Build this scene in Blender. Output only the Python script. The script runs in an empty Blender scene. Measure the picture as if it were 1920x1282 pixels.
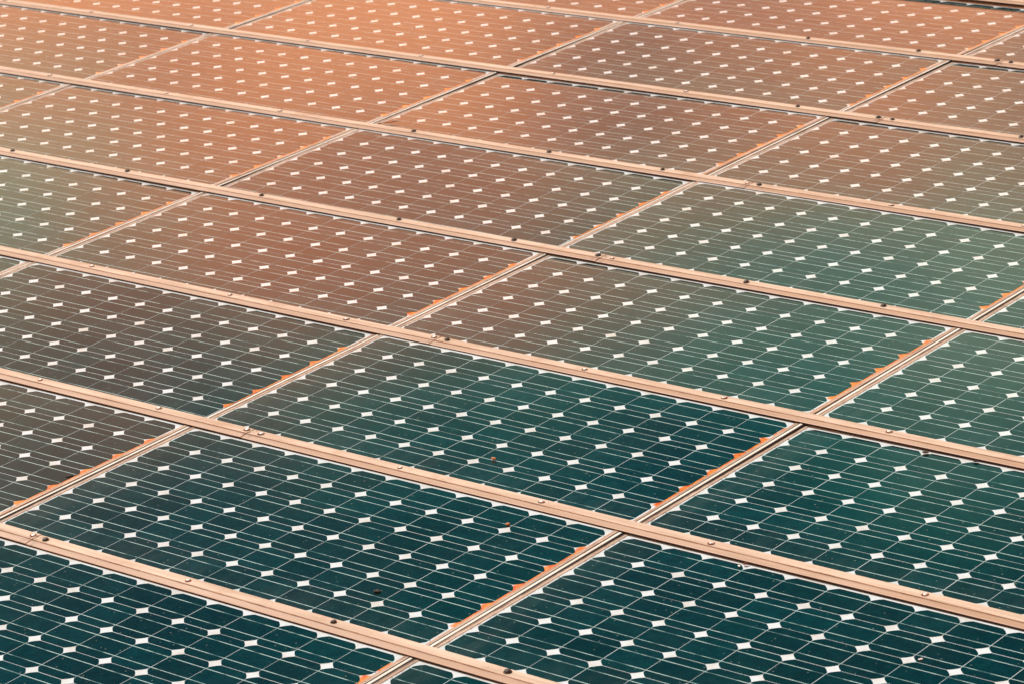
import bpy, bmesh, math, random
from mathutils import Matrix, Vector, Euler

# ------------------------------------------------------------------ camera, sky, sun, exposure
sc = bpy.context.scene
C = sc.collection
TILT = math.radians(7.62)                      # the array rises away from the camera by this much
M = Matrix.Rotation(TILT, 4, 'X')              # array frame (x along the cap rails, y up the slope) -> world
RIGHT = Vector((0.77370871, 0.62794006, -0.08406017))
DOWN = Vector((0.15740116, -0.31904845, -0.93457635))
FWD = Vector((-0.6136772, 0.7098587, -0.34568906))
EYE = Vector((4.7384951, -5.03630082, 3.32570593))

cam_d = bpy.data.cameras.new('camera')
cam = bpy.data.objects.new('camera', cam_d)
C.objects.link(cam)
cm = Matrix.Identity(4)
for r in range(3):
    cm[r][0] = RIGHT[r]; cm[r][1] = -DOWN[r]; cm[r][2] = -FWD[r]; cm[r][3] = EYE[r]
cam.matrix_world = M @ cm
cam_d.sensor_width = 36.0
cam_d.lens = 5887.66 / 1920 * 36.0
cam_d.clip_start = 0.1
cam_d.clip_end = 5000
cam_d.dof.use_dof = True
cam_d.dof.focus_distance = 8.6
cam_d.dof.aperture_fstop = 10
sc.camera = cam

SUN_EL = math.radians(54)
SUN_AZ = math.radians(84)                      # from +y towards -x
sun_dir = Vector((-math.sin(SUN_AZ) * math.cos(SUN_EL), math.cos(SUN_AZ) * math.cos(SUN_EL), math.sin(SUN_EL)))
sun_d = bpy.data.lights.new('sun', 'SUN')
sun_d.energy = 4.6
sun_d.angle = math.radians(0.55)
sun_d.color = (1.0, 0.97, 0.94)
sun = bpy.data.objects.new('sun', sun_d)
C.objects.link(sun)
sun.rotation_euler = sun_dir.to_track_quat('Z', 'Y').to_euler()
sun.location = (0, 0, 40)

world = bpy.data.worlds.new('World')
sc.world = world
world.use_nodes = True
wt = world.node_tree
wt.nodes.clear()
def N(t, kind, **kw):
    n = t.nodes.new(kind)
    for k, v in kw.items():
        setattr(n, k, v)
    return n
out = N(wt, 'ShaderNodeOutputWorld')
bg = N(wt, 'ShaderNodeBackground')
sky = N(wt, 'ShaderNodeTexSky', sky_type='NISHITA', sun_disc=False)
sky.sun_elevation = SUN_EL
sky.sun_rotation = -SUN_AZ                      # clockwise from +y
sky.dust_density = 0.6
sky.ozone_density = 2.5
SKY = 0.05
bg.inputs['Strength'].default_value = SKY
# dusty evening air: a pale warm band low down all the way round, with streaks of lit cloud in it
def wn(kind, **kw):
    return N(wt, kind, **kw)
def wl(a, b):
    wt.links.new(a, b)
def wrng(v, a, b, c=0.0, d=1.0):
    n = wn('ShaderNodeMapRange', interpolation_type='SMOOTHSTEP')
    for k, x in zip(('From Min', 'From Max', 'To Min', 'To Max'), (a, b, c, d)):
        n.inputs[k].default_value = x
    wl(v, n.inputs['Value'])
    return n.outputs[0]
def wmath(op, a, b):
    n = wn('ShaderNodeMath', operation=op)
    for q_, x in zip(n.inputs, (a, b)):
        if isinstance(x, (int, float)):
            q_.default_value = x
        else:
            wl(x, q_)
    return n.outputs[0]
def wnoise(loc, scale, detail, stretch=1.5):
    m = wn('ShaderNodeMapping')
    m.inputs['Location'].default_value = loc
    m.inputs['Scale'].default_value = (1.0, 1.0, stretch)
    wl(tc.outputs['Generated'], m.inputs[0])
    n = wn('ShaderNodeTexNoise')
    n.inputs['Scale'].default_value = scale
    n.inputs['Detail'].default_value = detail
    wl(m.outputs[0], n.inputs['Vector'])
    return n.outputs['Fac']
tc = wn('ShaderNodeTexCoord')
sep = wn('ShaderNodeSeparateXYZ')
wl(tc.outputs['Generated'], sep.inputs[0])
HAZE_SEED = (6.0077, 14.0783, 15.4418)
CLOUD_SEED = (15.1136, 8.0368, 6.2237)
z0 = sep.outputs['Z']
z = wmath('ADD', z0, wmath('ADD', wmath('MULTIPLY', wmath('SUBTRACT', wnoise(HAZE_SEED, 3.8017, 2.0), 0.5), 0.551), 0.0176))
ccol = wn('ShaderNodeValToRGB')
ccol.color_ramp.interpolation = 'EASE'
els = ccol.color_ramp.elements
AIR = 3.0
stops = [(0.33, (0.857, 0.369, 0.302)), (0.4, (1.18, 1.38, 0.90)), (0.46, (0.54, 0.95, 0.71)), (0.53, (0.03, 0.847, 0.611))]
while len(els) < len(stops):
    els.new(0.5)
for e, (p_, c_) in zip(els, stops):
    e.position = p_
    e.color = tuple(x / AIR for x in c_) + (1,)
wl(z, ccol.inputs[0])
# streaks of cloud, lit orange low down and dull red higher up
cl = wmath('ADD', wnoise(CLOUD_SEED, 6.6344, 3.0, 1.8), wrng(z0, 0.52, 0.32, -0.1864, 0.0975))
cf = wrng(cl, 0.3246, 0.7246)
lit = wn('ShaderNodeMix', data_type='RGBA')
wl(wrng(z0, 0.33, 0.45), lit.inputs[0])
lit.inputs[6].default_value = (3.35 / AIR, 1.25 / AIR, 0.54 / AIR, 1)
lit.inputs[7].default_value = (1.90 / AIR, 0.62 / AIR, 0.37 / AIR, 1)
cmix = wn('ShaderNodeMix', data_type='RGBA')
wl(cf, cmix.inputs[0]); wl(ccol.outputs[0], cmix.inputs[6]); wl(lit.outputs[2], cmix.inputs[7])
cs = wn('ShaderNodeVectorMath', operation='SCALE')
cs.inputs['Scale'].default_value = AIR / SKY
wl(cmix.outputs[2], cs.inputs[0])
tint = wn('ShaderNodeMix', data_type='RGBA', blend_type='MULTIPLY')
tint.inputs[0].default_value = 1.0
wl(sky.outputs[0], tint.inputs[6])
tint.inputs[7].default_value = (0.30, 0.95, 0.90, 1)
mx = wn('ShaderNodeMix', data_type='RGBA')
wl(wmath('MAXIMUM', wrng(z, 0.58, 0.45), cf), mx.inputs[0])
wl(tint.outputs[2], mx.inputs[6])
wl(cs.outputs[0], mx.inputs[7])
wl(mx.outputs[2], bg.inputs['Color'])
wt.links.new(bg.outputs[0], out.inputs[0])

sc.view_settings.view_transform = 'Standard'
sc.view_settings.look = 'None'
sc.view_settings.exposure = 0.0
sc.view_settings.gamma = 1.0
sc.view_settings.use_curve_mapping = False
sc.cycles.use_denoising = True
sc.cycles.max_bounces = 8

rnd = random.Random(11)

# ------------------------------------------------------------------ array measures (metres)
U = 1.58816            # pitch of the panels along the rails
V = 0.84016            # pitch of the rows up the slope
P = 0.1275             # pitch of the cells
MX = (U - 12 * P) / 2
MY = (V - 6 * P) / 2
GAP = 0.0088            # half the gap between panels
JOINT = -0.868 * U     # where the cap rails butt

# ------------------------------------------------------------------ materials
def mat(name):
    m = bpy.data.materials.new(name)
    m.use_nodes = True
    t = m.node_tree
    t.nodes.clear()
    o = N(t, 'ShaderNodeOutputMaterial')
    b = N(t, 'ShaderNodeBsdfPrincipled')
    t.links.new(b.outputs[0], o.inputs[0])
    return m, t, b
def noise(t, vec, scale, detail=3, rough=0.5):
    n = N(t, 'ShaderNodeTexNoise')
    n.inputs['Scale'].default_value = scale
    n.inputs['Detail'].default_value = detail
    n.inputs['Roughness'].default_value = rough
    t.links.new(vec, n.inputs['Vector'])
    return n.outputs['Fac']
def rng(t, v, a, b, c=0.0, d=1.0, smooth=True):
    n = N(t, 'ShaderNodeMapRange', interpolation_type='SMOOTHSTEP' if smooth else 'LINEAR')
    for k, x in zip(('From Min', 'From Max', 'To Min', 'To Max'), (a, b, c, d)):
        n.inputs[k].default_value = x
    t.links.new(v, n.inputs['Value'])
    return n.outputs[0]
def mth(t, op, a, b):
    n = N(t, 'ShaderNodeMath', operation=op)
    for s, x in zip(n.inputs, (a, b)):
        if isinstance(x, (int, float)):
            s.default_value = x
        else:
            t.links.new(x, s)
    return n.outputs[0]
def mix(t, f, a, b):
    n = N(t, 'ShaderNodeMix', data_type='RGBA')
    for s, x in zip((n.inputs[0], n.inputs[6], n.inputs[7]), (f, a, b)):
        if isinstance(x, (int, float)):
            s.default_value = x
        elif isinstance(x, tuple):
            s.default_value = (*x, 1)
        else:
            t.links.new(x, s)
    return n.outputs[2]
def wpos(t):
    return N(t, 'ShaderNodeNewGeometry').outputs['Position']

DUST = (0.26, 0.30, 0.26)
def laminate(t, b, col):
    """What lies under the glass: base colour + the thin coat and specks of dust on the pane + the pane's own gloss."""
    w = wpos(t)
    film_or_shade = rng(t, noise(t, w, 2.2, 5, 0.6), 0.40, 0.75, 0.0, 0.014)
    fine = rng(t, noise(t, w, 60, 4, 0.7), 0.50, 0.8, 0.0, 0.022)
    vo = N(t, 'ShaderNodeTexVoronoi', feature='F1')
    vo.inputs['Scale'].default_value = 52
    t.links.new(w, vo.inputs['Vector'])
    dots = rng(t, vo.outputs['Distance'], 0.16, 0.06, 0.0, 1.0)
    keep = N(t, 'ShaderNodeSeparateColor')
    t.links.new(vo.outputs['Color'], keep.inputs[0])
    dots = mth(t, 'MULTIPLY', dots, rng(t, keep.outputs[0], 0.42, 1.0, 0.0, 0.48))
    # silt that rain leaves along each panel's lower edge and left end, in runs
    sw = N(t, 'ShaderNodeSeparateXYZ')
    t.links.new(w, sw.inputs[0])
    lx = mth(t, 'FLOORED_MODULO', sw.outputs[0], U)
    ly = mth(t, 'FLOORED_MODULO', mth(t, 'DIVIDE', sw.outputs[1], math.cos(TILT)), V)
    mr = N(t, 'ShaderNodeMapping')
    mr.inputs['Scale'].default_value = (16, 2.2, 2.2)
    t.links.new(w, mr.inputs[0])
    runs = rng(t, noise(t, mr.outputs[0], 1.0, 4, 0.65), 0.38, 0.72, 0.0, 1.0)
    silt = mth(t, 'MULTIPLY', mth(t, 'ADD', rng(t, ly, 0.24, 0.03, 0.0, 0.055), rng(t, lx, 0.20, 0.02, 0.0, 0.07)), mth(t, 'ADD', mth(t, 'MULTIPLY', runs, 0.75), 0.25))
    d = mth(t, 'ADD', mth(t, 'ADD', mth(t, 'ADD', film_or_shade, silt), fine), dots)
    t.links.new(mix(t, d, col, DUST), b.inputs['Base Color'])
    b.inputs['Roughness'].default_value = 0.5
    b.inputs['Specular IOR Level'].default_value = 0.0
    b.inputs['Coat Weight'].default_value = 1.0
    b.inputs['Coat IOR'].default_value = 1.33
    t.links.new(rng(t, d, 0.0, 0.35, 0.09, 0.2, False), b.inputs['Coat Roughness'])

M_cell, t, b = mat('monocrystalline_cell')
w = wpos(t)
oi = N(t, 'ShaderNodeObjectInfo')
c1 = mix(t, rng(t, noise(t, w, 34, 4, 0.6), 0.3, 0.8), (0.0002, 0.0145, 0.0165), (0.0006, 0.026, 0.0275))
hsv = N(t, 'ShaderNodeHueSaturation')
t.links.new(c1, hsv.inputs['Color'])
t.links.new(rng(t, oi.outputs['Random'], 0, 1, 0.72, 1.28, False), hsv.inputs['Value'])
laminate(t, b, hsv.outputs[0])

M_ribbon, t, b = mat('tinned_busbar_ribbon')
w = wpos(t)
laminate(t, b, mix(t, rng(t, noise(t, w, 11, 4, 0.7), 0.36, 0.55), (0.07, 0.15, 0.15), (0.44, 0.60, 0.58)))

M_sheet, t, b = mat('white_backsheet')
w = wpos(t)
ob = N(t, 'ShaderNodeTexCoord').outputs['Object']
so = N(t, 'ShaderNodeSeparateXYZ')
t.links.new(ob, so.inputs[0])
oi = N(t, 'ShaderNodeObjectInfo')
base = mix(t, rng(t, noise(t, w, 14, 4, 0.6), 0.4, 0.75), (0.64, 0.69, 0.705), (0.55, 0.54, 0.50))
# rust run along the right-hand margin, from the first to the fifth row of cell corners
xs = U - MX
wob = mth(t, 'ADD', rng(t, noise(t, w, 26, 3, 0.6), 0.25, 0.75, -0.006, 0.006, False), rng(t, noise(t, w, 3.1, 3, 0.6), 0.3, 0.7, -0.012, 0.010, False))
xx = mth(t, 'ADD', so.outputs[0], wob)
a1 = rng(t, xx, xs - 0.023, xs - 0.012)
yy = mth(t, 'ADD', so.outputs[1], wob)
a2 = mth(t, 'MULTIPLY', rng(t, yy, MY + P - 0.020, MY + P - 0.008), rng(t, yy, MY + 5 * P + 0.024, MY + 5 * P + 0.008))
dash = mth(t, 'MULTIPLY', rng(t, yy, MY + 5.3 * P, MY + 5.38 * P), rng(t, yy, MY + 5.8 * P, MY + 5.72 * P))
dash = mth(t, 'MULTIPLY', dash, rng(t, xx, xs + 0.002, xs + 0.005))
amt = rng(t, oi.outputs['Random'], 0.0, 0.5, 0.93, 1.0)
st = mth(t, 'MULTIPLY', mth(t, 'MAXIMUM', mth(t, 'MULTIPLY', a1, a2), dash), amt)
rust = mix(t, rng(t, noise(t, w, 55, 4, 0.6), 0.35, 0.65), (0.60, 0.10, 0.010), (0.74, 0.25, 0.025))
base = mix(t, st, base, rust)
# grime along the left-hand margin
g1 = mth(t, 'ADD', so.outputs[0], rng(t, noise(t, w, 70, 4, 0.7), 0.2, 0.8, -0.010, 0.010, False))
base = mix(t, mth(t, 'MULTIPLY', rng(t, g1, 0.027, 0.018), 0.75), base, (0.22, 0.14, 0.09))
laminate(t, b, base)

def painted(name, lo, hi, dirt, rough=0.45, streak=(3, 60, 60), lip=False):
    m, t, b = mat(name)
    w = wpos(t)
    mpn = N(t, 'ShaderNodeMapping')
    mpn.inputs['Scale'].default_value = streak
    t.links.new(w, mpn.inputs[0])
    c = mix(t, rng(t, noise(t, mpn.outputs[0], 1.0, 4, 0.6), 0.3, 0.7), lo, hi)
    c = mix(t, rng(t, noise(t, w, 7, 6, 0.7), 0.50, 0.70, 0.0, 0.6), c, dirt)
    c = mix(t, rng(t, noise(t, w, 90, 4, 0.7), 0.57, 0.74, 0.0, 0.6), c, dirt)
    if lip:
        # shading of the lower lip painted in brown and a line of silt caught in the groove
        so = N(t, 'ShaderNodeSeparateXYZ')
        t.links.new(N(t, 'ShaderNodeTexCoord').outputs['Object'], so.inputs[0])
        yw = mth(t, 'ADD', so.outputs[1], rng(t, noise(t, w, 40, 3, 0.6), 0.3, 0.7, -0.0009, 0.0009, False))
        film_or_shade = mth(t, 'MULTIPLY', rng(t, yw, -0.0085, -0.0115), rng(t, noise(t, mpn.outputs[0], 0.6, 4, 0.6), 0.25, 0.7, 0.55, 1.0))
        c = mix(t, film_or_shade, c, (0.40, 0.24, 0.14))
        silt = mth(t, 'MULTIPLY', rng(t, yw, -0.0122, -0.0096), rng(t, yw, -0.0026, -0.0052))
        c = mix(t, mth(t, 'MULTIPLY', silt, rng(t, noise(t, w, 9, 4, 0.6), 0.3, 0.7, 0.45, 0.95)), c, (0.22, 0.11, 0.06))
        # dark grime spread around the butt joint
        sw = N(t, 'ShaderNodeSeparateXYZ')
        t.links.new(w, sw.inputs[0])
        jd = mth(t, 'ABSOLUTE', mth(t, 'SUBTRACT', sw.outputs[0], -0.868 * U), 0.0)
        spot = mth(t, 'MULTIPLY', rng(t, jd, 0.040, 0.004), rng(t, noise(t, w, 75, 4, 0.7), 0.50, 0.62, 0.0, 0.85))
        c = mix(t, spot, c, (0.12, 0.06, 0.035))
    t.links.new(c, b.inputs['Base Color'])
    b.inputs['Roughness'].default_value = rough
    b.inputs['Specular IOR Level'].default_value = 0.35
    bp = N(t, 'ShaderNodeBump')
    bp.inputs['Strength'].default_value = 0.12
    bp.inputs['Distance'].default_value = 0.001
    t.links.new(noise(t, w, 160, 4, 0.6), bp.inputs['Height'])
    t.links.new(bp.outputs[0], b.inputs['Normal'])
    return m
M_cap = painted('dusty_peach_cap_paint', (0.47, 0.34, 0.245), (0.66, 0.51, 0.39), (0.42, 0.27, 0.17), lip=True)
M_frame = painted('dirty_anodised_frame', (0.40, 0.28, 0.20), (0.58, 0.45, 0.34), (0.16, 0.08, 0.05), streak=(30, 8, 30))
def edge_bar(name, bands):
    """frame paint with dirt lines lying along the bar: bands of (x0, x1, colour, strength)"""
    m = M_frame.copy()
    m.name = name
    t = m.node_tree
    b = next(n for n in t.nodes if n.type == 'BSDF_PRINCIPLED')
    c = b.inputs['Base Color'].links[0].from_socket
    w = wpos(t)
    so = N(t, 'ShaderNodeSeparateXYZ')
    t.links.new(N(t, 'ShaderNodeTexCoord').outputs['Object'], so.inputs[0])
    x = mth(t, 'ADD', so.outputs[0], rng(t, noise(t, w, 55, 4, 0.7), 0.25, 0.75, -0.0022, 0.0022, False))
    for x0, x1, col, k in bands:
        f = mth(t, 'MULTIPLY', rng(t, x, x0 - 0.001, x0 + 0.0008), rng(t, x, x1 + 0.001, x1 - 0.0008))
        f = mth(t, 'MULTIPLY', f, rng(t, noise(t, w, 16, 4, 0.7), 0.3, 0.6, 0.35 * k, k))
        c = mix(t, f, c, col)
    t.links.new(c, b.inputs['Base Color'])
    return m
M_left = edge_bar('left_frame_bar_grime', [(-0.003, 0.0062, (0.10, 0.05, 0.03), 0.85)])
M_right = edge_bar('right_frame_bar_rust_line', [(-0.003, 0.0022, (0.62, 0.22, 0.07), 0.7), (0.0040, 0.0064, (0.22, 0.08, 0.035), 0.85)])
M_strip = painted('pale_bare_aluminium', (0.72, 0.66, 0.56), (0.84, 0.80, 0.72), (0.45, 0.33, 0.22), 0.4, (60, 4, 60))

def plain(name, c1, c2, scale, rough, metal=0.0):
    m, t, b = mat(name)
    t.links.new(mix(t, rng(t, noise(t, wpos(t), scale, 4, 0.6), 0.35, 0.65), c1, c2), b.inputs['Base Color'])
    b.inputs['Roughness'].default_value = rough
    b.inputs['Metallic'].default_value = metal
    return m
M_screw = plain('zinc_screw_head', (0.55, 0.55, 0.52), (0.75, 0.74, 0.70), 300, 0.35, 0.4)
M_black = plain('black_screw_cap', (0.012, 0.010, 0.009), (0.03, 0.018, 0.012), 300, 0.6)
M_gap_shade = plain('black_gap_shade', (0.008, 0.008, 0.009), (0.014, 0.013, 0.013), 80, 0.8)  # black of the added strips that stand for shade in the gaps
M_rust = plain('rusted_washer', (0.05, 0.016, 0.010), (0.24, 0.06, 0.02), 240, 0.85)
M_pebble = plain('sandy_brown_stone', (0.34, 0.14, 0.06), (0.52, 0.27, 0.13), 200, 0.8)
M_soil = plain('dark_soil', (0.010, 0.010, 0.010), (0.03, 0.024, 0.02), 200, 0.9)
M_lime = plain('chalky_dropping', (0.75, 0.74, 0.70), (0.85, 0.84, 0.82), 150, 0.8)
M_twig = plain('dry_twig_bark', (0.10, 0.05, 0.03), (0.22, 0.11, 0.06), 200, 0.85)
M_deck = plain('dark_roof_felt', (0.030, 0.027, 0.025), (0.05, 0.045, 0.04), 6, 0.9)
M_ground = plain('dry_ground', (0.16, 0.12, 0.08), (0.24, 0.18, 0.12), 0.8, 0.95)

# ------------------------------------------------------------------ mesh helpers
def mesh_from(name, verts, faces, m, smooth=False):
    me = bpy.data.meshes.new(name)
    me.from_pydata(verts, [], faces)
    me.materials.append(m)
    me.update()
    if smooth:
        for p in me.polygons:
            p.use_smooth = True
    return me
def box_mesh(name, x0, x1, y0, y1, z0, z1, m, bev=0.0):
    bm = bmesh.new()
    bmesh.ops.create_cube(bm, size=1.0)
    for v in bm.verts:
        v.co = Vector(((x0 + x1) / 2 + v.co.x * (x1 - x0), (y0 + y1) / 2 + v.co.y * (y1 - y0), (z0 + z1) / 2 + v.co.z * (z1 - z0)))
    if bev:
        bmesh.ops.bevel(bm, geom=bm.edges[:], offset=bev, segments=1, affect='EDGES')
    me = bpy.data.meshes.new(name)
    bm.to_mesh(me); bm.free()
    me.materials.append(m)
    return me
def extrude_x(name, prof, x0, x1, m):
    """a closed (y, z) profile drawn out along x"""
    n = len(prof)
    v = [(x0, y, z) for y, z in prof] + [(x1, y, z) for y, z in prof]
    f = [(k, (k + 1) % n, n + (k + 1) % n, n + k) for k in range(n)]
    f += [tuple(range(n))[::-1], tuple(range(n, 2 * n))]
    return mesh_from(name, v, f, m)
def prism(name, outline, z0, z1, m):
    n = len(outline)
    v = [(x, y, z0) for x, y in outline] + [(x, y, z1) for x, y in outline]
    f = [tuple(range(n, 2 * n))] + [(k, (k + 1) % n, n + (k + 1) % n, n + k) for k in range(n)]
    return mesh_from(name, v, f, m)
def lathe(name, prof, m, seg=14, smooth=True):
    v, f = [], []
    for r, z in prof:
        for s in range(seg):
            a = 2 * math.pi * s / seg
            v.append((r * math.cos(a), r * math.sin(a), z))
    for k in range(len(prof) - 1):
        for s in range(seg):
            s2 = (s + 1) % seg
            f.append((k * seg + s, k * seg + s2, (k + 1) * seg + s2, (k + 1) * seg + s))
    f.append(tuple((len(prof) - 1) * seg + s for s in range(seg)))
    return mesh_from(name, v, f, m, smooth)
def put(name, me, parent=None, loc=(0, 0, 0), rot=None, array=False):
    o = bpy.data.objects.new(name, me)
    C.objects.link(o)
    if parent:
        o.parent = parent
    if array:
        o.matrix_world = M @ Matrix.Translation(loc) @ (rot.to_matrix().to_4x4() if rot else Matrix.Identity(4))
    else:
        o.location = loc
        if rot:
            o.rotation_euler = rot
    return o
def tag(o, label, cat, group=None):
    o['label'] = label
    o['category'] = cat
    if group:
        o['group'] = group
    return o

# ------------------------------------------------------------------ setting: ground and the roof deck below the array
g = put('ground', mesh_from('ground', [(-1500, -1500, 0), (1500, -1500, 0), (1500, 1500, 0), (-1500, 1500, 0)], [(0, 1, 2, 3)], M_ground), loc=(0, 0, -3.2))
g['kind'] = 'structure'
d = put('roof_deck', box_mesh('roof_deck', -11.0, 4.2, -2.2, 8.6, -0.25, -0.12, M_deck), array=True)
d['kind'] = 'structure'

# ------------------------------------------------------------------ solar panels
def cell_outline(h=0.0627, R=0.0752):
    c = math.sqrt(R * R - h * h)
    a0 = math.atan2(c, h)
    pts = []
    for q in range(4):
        for k in range(6):
            a = q * math.pi / 2 + a0 + (math.pi / 2 - 2 * a0) * k / 5
            pts.append((R * math.cos(a), R * math.sin(a)))
    return pts
L_ = U - 2 * GAP
W_ = V - 2 * GAP
FB = 0.0135            # visible width of the frame bars
ME_sheet = box_mesh('backsheet', GAP + 0.004, U - GAP - 0.004, GAP + 0.004, V - GAP - 0.004, -0.005, 0.0, M_sheet)
ME_cell = prism('cell', cell_outline(), 0.0, 0.0004, M_cell)
ME_rib = box_mesh('busbar', MX - 0.006, U - MX + 0.004, -0.0012, 0.0012, 0.00042, 0.0006, M_ribbon)
ME_long = box_mesh('frame_bar', GAP, U - GAP, 0, FB, -0.034, 0.0016, M_frame, 0.0006)
ME_left = box_mesh('frame_bar', 0, FB, GAP + FB, V - GAP - FB, -0.034, 0.0016, M_left, 0.0006)
ME_right = box_mesh('frame_bar', 0, FB, GAP + FB, V - GAP - FB, -0.034, 0.0016, M_right, 0.0006)

ROW = {5: (-0.25, -0.004), 6: (-0.85, -0.0185), 7: (0.0, -0.019)}     # (tilt in degrees, drop) of the rows that sag
# how each panel lies on its clips (degrees about x and y): neighbours mirror slightly different bits of sky
TILTS = {(-4, 3): (0.13, 0.05), (-4, 4): (0.31, 0.14), (-3, 2): (-0.1, 0.22), (-3, 3): (-0.04, -0.1), (-3, 4): (-0.08, 0.07), (-3, 5): (0.2, -0.07), (-2, 0): (-0.19, -0.08), (-2, 1): (0.56, 0.15), (-2, 2): (0.07, -0.01), (-2, 3): (0.48, 0.16), (-2, 4): (-0.35, -0.25), (-2, 5): (0.47, 0.02), (-2, 6): (-0.35, -0.11), (-1, -1): (0.09, 0.04), (-1, 0): (0.21, -0.02), (-1, 1): (0.13, 0.16), (-1, 2): (-0.32, -0.08), (-1, 3): (-0.06, 0.25), (-1, 4): (-0.33, -0.04), (-1, 5): (-0.35, -0.25), (0, 0): (-0.35, -0.11), (0, 1): (-0.27, -0.25), (0, 2): (-0.35, 0.11)}

def row_matrix(j):
    rx, dz = ROW.get(j, (0.0, 0.0))
    piv = Vector((0, (j + 0.5) * V, 0))
    return Matrix.Translation(piv + Vector((0, 0, dz))) @ Matrix.Rotation(math.radians(rx), 4, 'X') @ Matrix.Translation(-piv)

def make_panel(i, j):
    root = bpy.data.objects.new('solar_panel', None)
    C.objects.link(root)
    root.empty_display_size = 0.2
    rx, ry = TILTS.get((i, j), (rnd.uniform(-0.16, 0.16), rnd.uniform(-0.09, 0.09)))
    ctr = Vector((U / 2, V / 2, 0))
    loc = Matrix.Translation(ctr) @ Euler((math.radians(rx), math.radians(ry), 0)).to_matrix().to_4x4() @ Matrix.Translation(-ctr)
    dz = -0.41 * math.radians(max(rx, 0.0))       # clipped down at the upper edge
    root.matrix_world = M @ row_matrix(j) @ Matrix.Translation((i * U, j * V, dz)) @ loc
    put('backsheet', ME_sheet, root)
    for b in range(6):
        for a in range(12):
            put('cell', ME_cell, root, (MX + (a + 0.5) * P + rnd.uniform(-.0003, .0003), MY + (b + 0.5) * P + rnd.uniform(-.0003, .0003), 0))
        for s in (-1, 1):
            put('busbar', ME_rib, root, (0, MY + (b + 0.5) * P + s * 0.0315, 0))
    put('frame_bar', ME_long, root, (0, GAP, 0))
    put('frame_bar', ME_long, root, (0, V - GAP - FB, 0))
    put('frame_bar', ME_left, root, (GAP, 0, 0))
    put('frame_bar', ME_right, root, (U - GAP - FB, 0, 0))
    return root

PANELS = [(-1, -2), (-2, -1), (-1, -1), (0, -1), (-2, 0), (-1, 0), (0, 0), (1, 0), (-3, 1), (-2, 1), (-1, 1), (0, 1),
          (-3, 2), (-2, 2), (-1, 2), (0, 2), (-4, 3), (-3, 3), (-2, 3), (-1, 3), (0, 3), (-5, 4), (-4, 4), (-3, 4), (-2, 4),
          (-1, 4), (0, 4), (-5, 5), (-4, 5), (-3, 5), (-2, 5), (-1, 5), (-5, 6), (-4, 6), (-3, 6), (-2, 6), (-1, 6),
          (-4, 7), (-3, 7), (-2, 7), (-1, 7),
          # just outside the frame, so that the array goes on
          (-2, -2), (0, -2), (1, -1), (1, 1), (1, 2), (1, 3), (0, 5), (0, 6), (-3, 0), (-4, 1), (-4, 2), (-5, 3)]
PANEL_LABELS = {
    (-1, 0): 'dark teal solar panel carrying a brown pebble and a dark soil clot',
    (-1, 1): 'deep green solar panel with one brown pebble lying between its busbars',
    (0, 0): 'dark teal solar panel marked by white bird droppings',
    (-1, 2): 'two-toned solar panel, red-brown at its rusty seam turning grey-green',
    (-3, 5): 'bright orange glowing solar panel between two browner panels',
    (-2, 4): 'brown solar panel with a thin dry twig in its lower corner',
    (-1, -1): 'dark teal solar panel just downslope of the one with the soil clot',
    (0, -1): 'dark teal solar panel just downslope of the one with bird droppings',
    (-2, 0): 'olive-grey solar panel with a dark soil clot by its rust-stained edge',
    (0, 1): 'teal solar panel with thin dark soil smears under its upper cap rail',
    (-2, 1): 'brown-green solar panel whose rusty edge meets the green panel with one pebble',
    (-3, 1): 'brown-green solar panel two seams over from the green panel with one pebble',
    (0, 2): 'pale grey-green solar panel upslope of the one with soil smears',
    (-2, 2): 'brown solar panel whose rusty edge meets the two-toned red-brown and grey-green panel',
    (-3, 2): 'olive solar panel two seams over from the two-toned red-brown and grey-green panel',
    (-1, 3): 'grey-green solar panel directly upslope of the two-toned red-brown one',
    (0, 3): 'grey-green solar panel upslope of the pale one above the soil smears',
    (-2, 3): 'tan-brown solar panel directly downslope of the one with the twig',
    (-3, 3): 'tan solar panel whose rusty edge meets the panel downslope of the twig',
    (-4, 3): 'olive-tan solar panel two seams over from the panel downslope of the twig',
    (-1, 4): 'brown-grey solar panel across the rusty seam from the one with the twig',
    (-3, 4): 'tan solar panel turning orange at the seam beside the twig panel',
    (-4, 4): 'tan solar panel two seams over from the one with the twig',
    (-2, 5): 'dark brown solar panel across the rusty seam from the bright orange one',
    (-1, 5): 'rosy brown solar panel two seams over from the bright orange one',
    (-4, 5): 'dull brown solar panel whose rusty edge meets the bright orange one',
    (-3, 6): 'orange-brown solar panel directly upslope of the bright orange one',
    (-2, 6): 'salmon-brown solar panel just below the raised cap rail with the black gap',
    (-1, 6): 'pale brown solar panel across the rusty seam from the salmon-brown one below the raised rail',
    (-2, 7): 'brown solar panel above the raised cap rail and its black gap'}
for (i, j) in PANELS:
    tag(make_panel(i, j), PANEL_LABELS.get((i, j), 'weathered solar panel at the outer edge of the array'), 'solar panel', 'solar panels of the array')

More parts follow.
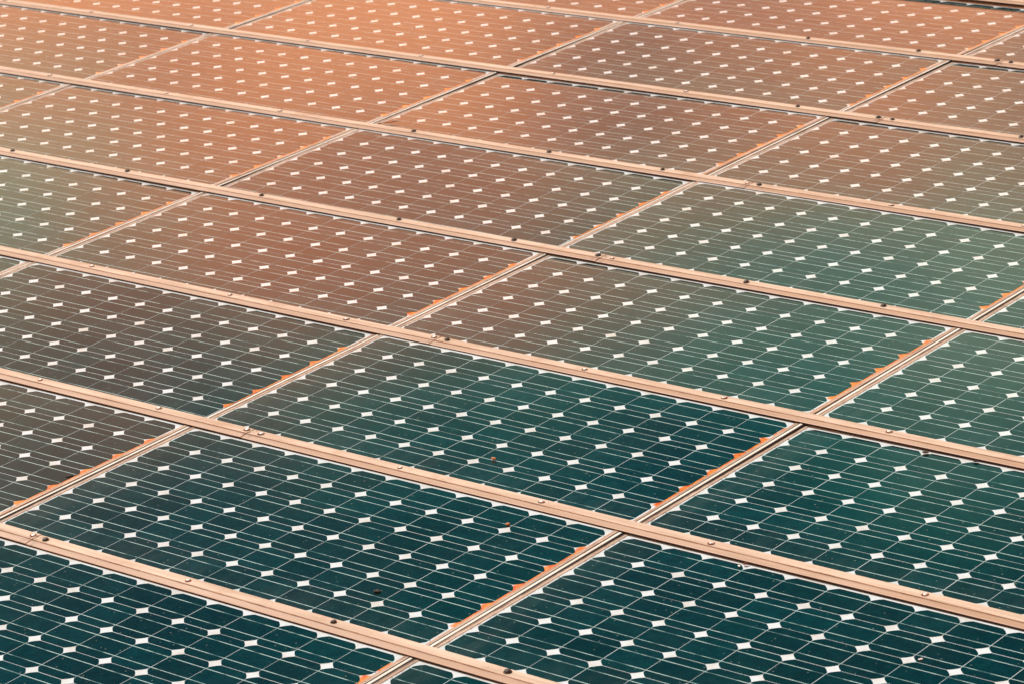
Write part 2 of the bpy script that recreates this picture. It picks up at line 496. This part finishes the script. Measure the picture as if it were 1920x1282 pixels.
# ------------------------------------------------------------------ cap rails over the long joints, with their screws
PROF = [(0.030, 0.0034), (0.030, 0.0096), (0.0292, 0.0104), (-0.0050, 0.0110), (-0.0062, 0.0090), (-0.0086, 0.0088), (-0.0098, 0.0104),
        (-0.0280, 0.0076), (-0.0294, 0.0068), (-0.0294, 0.0058), (-0.0284, 0.0054), (-0.012, 0.0060), (-0.012, 0.0034)]
PROF = PROF[::-1]
ME_washer = lathe('washer', [(0.0092, -0.0006), (0.0096, 0.0006), (0.0084, 0.0013)], M_rust)
ME_wash_dark = lathe('washer', [(0.0094, -0.0006), (0.0100, 0.0007), (0.0082, 0.0017)], M_black)
ME_head = lathe('head', [(0.0058, 0.0010), (0.0060, 0.0020), (0.0050, 0.0036), (0.0026, 0.0044), (0.0016, 0.0034)], M_screw, 12)
ME_capk = lathe('head', [(0.0082, 0.0010), (0.0084, 0.0036), (0.0068, 0.0056), (0.0030, 0.0064)], M_black, 12)
SCREW_U = [-5.2, -4.87, -4.55, -4.2, -3.86, -3.5, -3.1, -2.67, -2.275, -1.84, -1.43, -1.105, -0.878, -0.843, -0.505, -0.186, 0.167, 0.57, 0.93, 1.3, 1.66]
# which fixings carry a black cap in the photograph (rail row, index in SCREW_U)
BLACK = {(0, 15), (3, 7), (3, 8), (3, 9), (3, 10), (3, 11), (3, 12), (3, 14), (2, 13), (4, 9), (4, 10), (4, 11), (4, 13), (5, 11), (5, 12), (5, 13), (5, 14),
         (6, 10), (6, 11), (6, 12), (6, 13), (3, 15), (0, 16), (0, 13)}
RZ = {6: -0.007, 7: -0.015}
def rail(v, x0, x1, label, group, lift=0.0, yaw=0.0):
    root = bpy.data.objects.new('cap_rail', None)
    C.objects.link(root)
    ctr = Vector(((x0 + x1) / 2, v * V, RZ.get(v, 0.0) + lift))
    root.matrix_world = M @ Matrix.Translation(ctr) @ Matrix.Rotation(yaw, 4, 'Z')
    h = (x1 - x0) / 2
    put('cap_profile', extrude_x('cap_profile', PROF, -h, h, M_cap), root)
    put('gap_shade_strip', box_mesh('gap_shade_strip', -h + 0.0005, h - 0.0005, -0.0278, -0.0125, -0.0008, 0.0053, M_gap_shade), root)  # black strip added under the lip to paint the shadow in its gap
    for n, su in enumerate(SCREW_U):
        x = su * U + rnd.uniform(-.004, .004)
        if not (x0 + 0.004 < x < x1 - 0.004):
            continue
        blk = (v, n) in BLACK
        w = put('screw', ME_wash_dark if blk else ME_washer, root, (x - ctr.x, 0.012 + rnd.uniform(-.003, .003), 0.0107))
        w.rotation_euler = (rnd.uniform(-.08, .08), rnd.uniform(-.08, .08), rnd.uniform(0, 6))
        s = rnd.uniform(0.85, 1.25)
        w.scale = (s, s * rnd.uniform(0.85, 1.1), 1)
        put('head', ME_capk if blk else ME_head, w, (rnd.uniform(-.0012, .0012), rnd.uniform(-.0012, .0012), 0))
    tag(root, label, 'cap rail', group)
    return root
X0 = {-1: -2.1, 0: -3.1, 1: -4.1, 2: -4.1, 3: -5.1, 4: -5.1, 5: -5.1, 6: -5.1, 7: -5.1}
X1 = {-1: 2.02, 0: 2.02, 1: 2.02, 2: 2.02, 3: 2.02, 4: 2.02, 5: 1.02, 6: 1.02, 7: 1.02}
WHERE = {-1: 'at the foot of the slope', 0: 'below the soil-clot panel', 1: 'below the green pebble panel', 2: 'below the two-toned panel', 3: 'above the two-toned panel',
         4: 'below the twig panel', 5: 'below the bright orange panel', 6: 'above the bright orange panel'}
for v in range(-1, 8):
    if v == 7:
        rail(7, X0[7] * U, X1[7] * U, 'raised peach cap rail above a deep black gap at the top of the slope', None)
        continue
    rail(v, X0[v] * U, JOINT - 0.0012, 'peach cap rail %s, ending at its butt joint' % WHERE[v], 'cap rails over the long joints', 0.0, rnd.uniform(-.0003, .0003))
    rail(v, JOINT + 0.0012, X1[v] * U, 'peach cap rail %s, starting after its butt joint' % WHERE[v], 'cap rails over the long joints', -0.0012, rnd.uniform(-.0005, .0005))

# ------------------------------------------------------------------ seam strips between neighbouring panels
ME_strip = box_mesh('cover', -0.0044, 0.0044, 0.0325, V - 0.0310, -0.004, 0.0013, M_strip, 0.0006)
ME_gap_shade = box_mesh('gap_shade_strip', -0.0086, 0.0086, 0.0335, V - 0.0320, -0.014, 0.0009, M_gap_shade)  # black filler added so both seam gaps show as dark shade lines
PS = set(PANELS)
SHORT = {(-1, 0): 'the soil-clot panel', (-1, 1): 'the pebble panel', (0, 0): 'the bird-dropping panel', (-1, 2): 'the two-toned panel',
         (-3, 5): 'the bright orange panel', (-2, 4): 'the twig panel'}
for (i, j) in PANELS:
    if (i - 1, j) not in PS:
        continue
    o = bpy.data.objects.new('seam_strip', None)
    C.objects.link(o)
    o.matrix_world = M @ row_matrix(j) @ Matrix.Translation((i * U, j * V, 0))
    put('cover', ME_strip, o)
    put('gap_shade_strip', ME_gap_shade, o)
    if (i, j) in SHORT:
        tag(o, 'pale metal seam strip along the grimy edge of %s' % SHORT[(i, j)], 'seam strip', 'seam strips between the panels')
    elif (i - 1, j) in SHORT:
        tag(o, 'pale metal seam strip along the rusty edge of %s' % SHORT[(i - 1, j)], 'seam strip', 'seam strips between the panels')
    else:
        tag(o, 'narrow pale metal seam strip between two panels that carry no litter', 'seam strip', 'seam strips between the panels')

# ------------------------------------------------------------------ small litter on the glass
def lump(name, size, m, seed, sub=2):
    r = random.Random(seed)
    bm = bmesh.new()
    bmesh.ops.create_icosphere(bm, subdivisions=sub, radius=1.0)
    for v in bm.verts:
        k = 1 + r.uniform(-.13, .13)
        v.co = Vector((v.co.x * size[0] * k, v.co.y * size[1] * k, v.co.z * size[2] * k))
    me = bpy.data.meshes.new(name)
    bm.to_mesh(me); bm.free()
    me.materials.append(m)
    for p in me.polygons:
        p.use_smooth = True
    return me
def litter(name, me, x, y, z, label, cat, rz=0.0, group=None):
    o = put(name, me, loc=(x, y, z), rot=Euler((0, 0, rz)), array=True)
    return tag(o, label, cat, group)
litter('pebble', lump('pebble', (.0072, .0052, .0036), M_pebble, 1), -0.6195, 1.0375, 0.004, 'small brown pebble lying on the green solar panel', 'pebble', 0.4)
litter('pebble', lump('pebble', (.0062, .0050, .0036), M_pebble, 2), -0.296, 0.7037, 0.004, 'small orange-brown pebble lying on the dark teal solar panel', 'pebble', 1.0)
litter('soil_clot', lump('soil_clot', (.010, .008, .0022), M_soil, 3), -0.331, 0.218, 0.002, 'dark soil clot stuck on the dark teal panel near a cap rail', 'soil clot', 0.2)
litter('soil_clot', lump('soil_clot', (.011, .008, .0026), M_soil, 4), -1.6312, 0.3697, 0.0025, 'dark soil clot beside the rust-stained panel edge', 'soil clot', 0.9)
litter('soil_clot', lump('soil_clot', (.010, .006, .0018), M_soil, 5), 0.4168, 1.6328, 0.002, 'thin dark soil smear just below a cap rail', 'soil clot', 0.3, 'soil smears below the cap rail')
litter('soil_clot', lump('soil_clot', (.007, .005, .0018), M_soil, 6), 0.5706, 1.6419, 0.002, 'thin dark soil smear just below a cap rail', 'soil clot', 0.3, 'soil smears below the cap rail')
litter('bird_dropping', lump('bird_dropping', (.0058, .0034, .0016), M_lime, 7), 0.3952, 0.7858, 0.0018, 'white bird dropping beside a dark beetle below the cap rail', 'dropping', -0.6)
litter('bird_dropping', lump('bird_dropping', (.0062, .0036, .0016), M_lime, 8), 1.0734, 0.562, 0.0018, 'lone white bird dropping touching a white cell diamond', 'dropping', 0.9)
# beetle: body, head, six legs in one mesh
bm = bmesh.new()
def blob(c, s):
    r = bmesh.ops.create_icosphere(bm, subdivisions=2, radius=1.0)
    for v in r['verts']:
        v.co = Vector((c[0] + v.co.x * s[0], c[1] + v.co.y * s[1], c[2] + v.co.z * s[2]))
blob((0, 0, .0030), (.0062, .0040, .0026)); blob((.0070, 0, .0026), (.0024, .0022, .0016))
for s in (-1, 1):
    for k in (-1, 0, 1):
        r = bmesh.ops.create_cone(bm, cap_ends=True, segments=5, radius1=.0005, radius2=.0003, depth=.006)
        mt = Matrix.Translation((k * .003, s * .0055, .0014)) @ Matrix.Rotation(s * 1.2, 4, 'X')
        bmesh.ops.transform(bm, matrix=mt, verts=r['verts'])
me = bpy.data.meshes.new('beetle'); bm.to_mesh(me); bm.free(); me.materials.append(M_rust)
for p in me.polygons: p.use_smooth = True
litter('beetle', me, 0.4028, 0.8009, 0.0006, 'small dark brown beetle on the glass just below a cap rail', 'beetle', 0.8)
# twig: a bent tapering stem with one side shoot
bm = bmesh.new()
def limb(pts, r0, r1, seg=6):
    rings = []
    for k, p in enumerate(pts):
        r = r0 + (r1 - r0) * k / (len(pts) - 1)
        d = (Vector(pts[min(k + 1, len(pts) - 1)]) - Vector(pts[max(k - 1, 0)])).normalized()
        n1 = d.cross(Vector((0, 0, 1))).normalized(); n2 = d.cross(n1)
        rings.append([bm.verts.new(Vector(p) + r * (math.cos(2 * math.pi * s / seg) * n1 + math.sin(2 * math.pi * s / seg) * n2)) for s in range(seg)])
    for a, b_ in zip(rings, rings[1:]):
        for s in range(seg):
            bm.faces.new((a[s], a[(s + 1) % seg], b_[(s + 1) % seg], b_[s]))
    bm.faces.new(rings[0]); bm.faces.new(rings[-1])
limb([(-.036, -.022, .002), (-.012, -.004, .004), (.010, .006, .005), (.034, .028, .009)], .0019, .0011)
limb([(.010, .006, .005), (.020, .004, .010), (.028, .006, .013)], .0012, .0006)
me = bpy.data.meshes.new('twig'); bm.to_mesh(me); bm.free(); me.materials.append(M_twig)
litter('twig', me, -3.109, 3.436, 0.0006, 'thin bent dry twig lying on the panel corner by the cap rail', 'twig', 0.0)
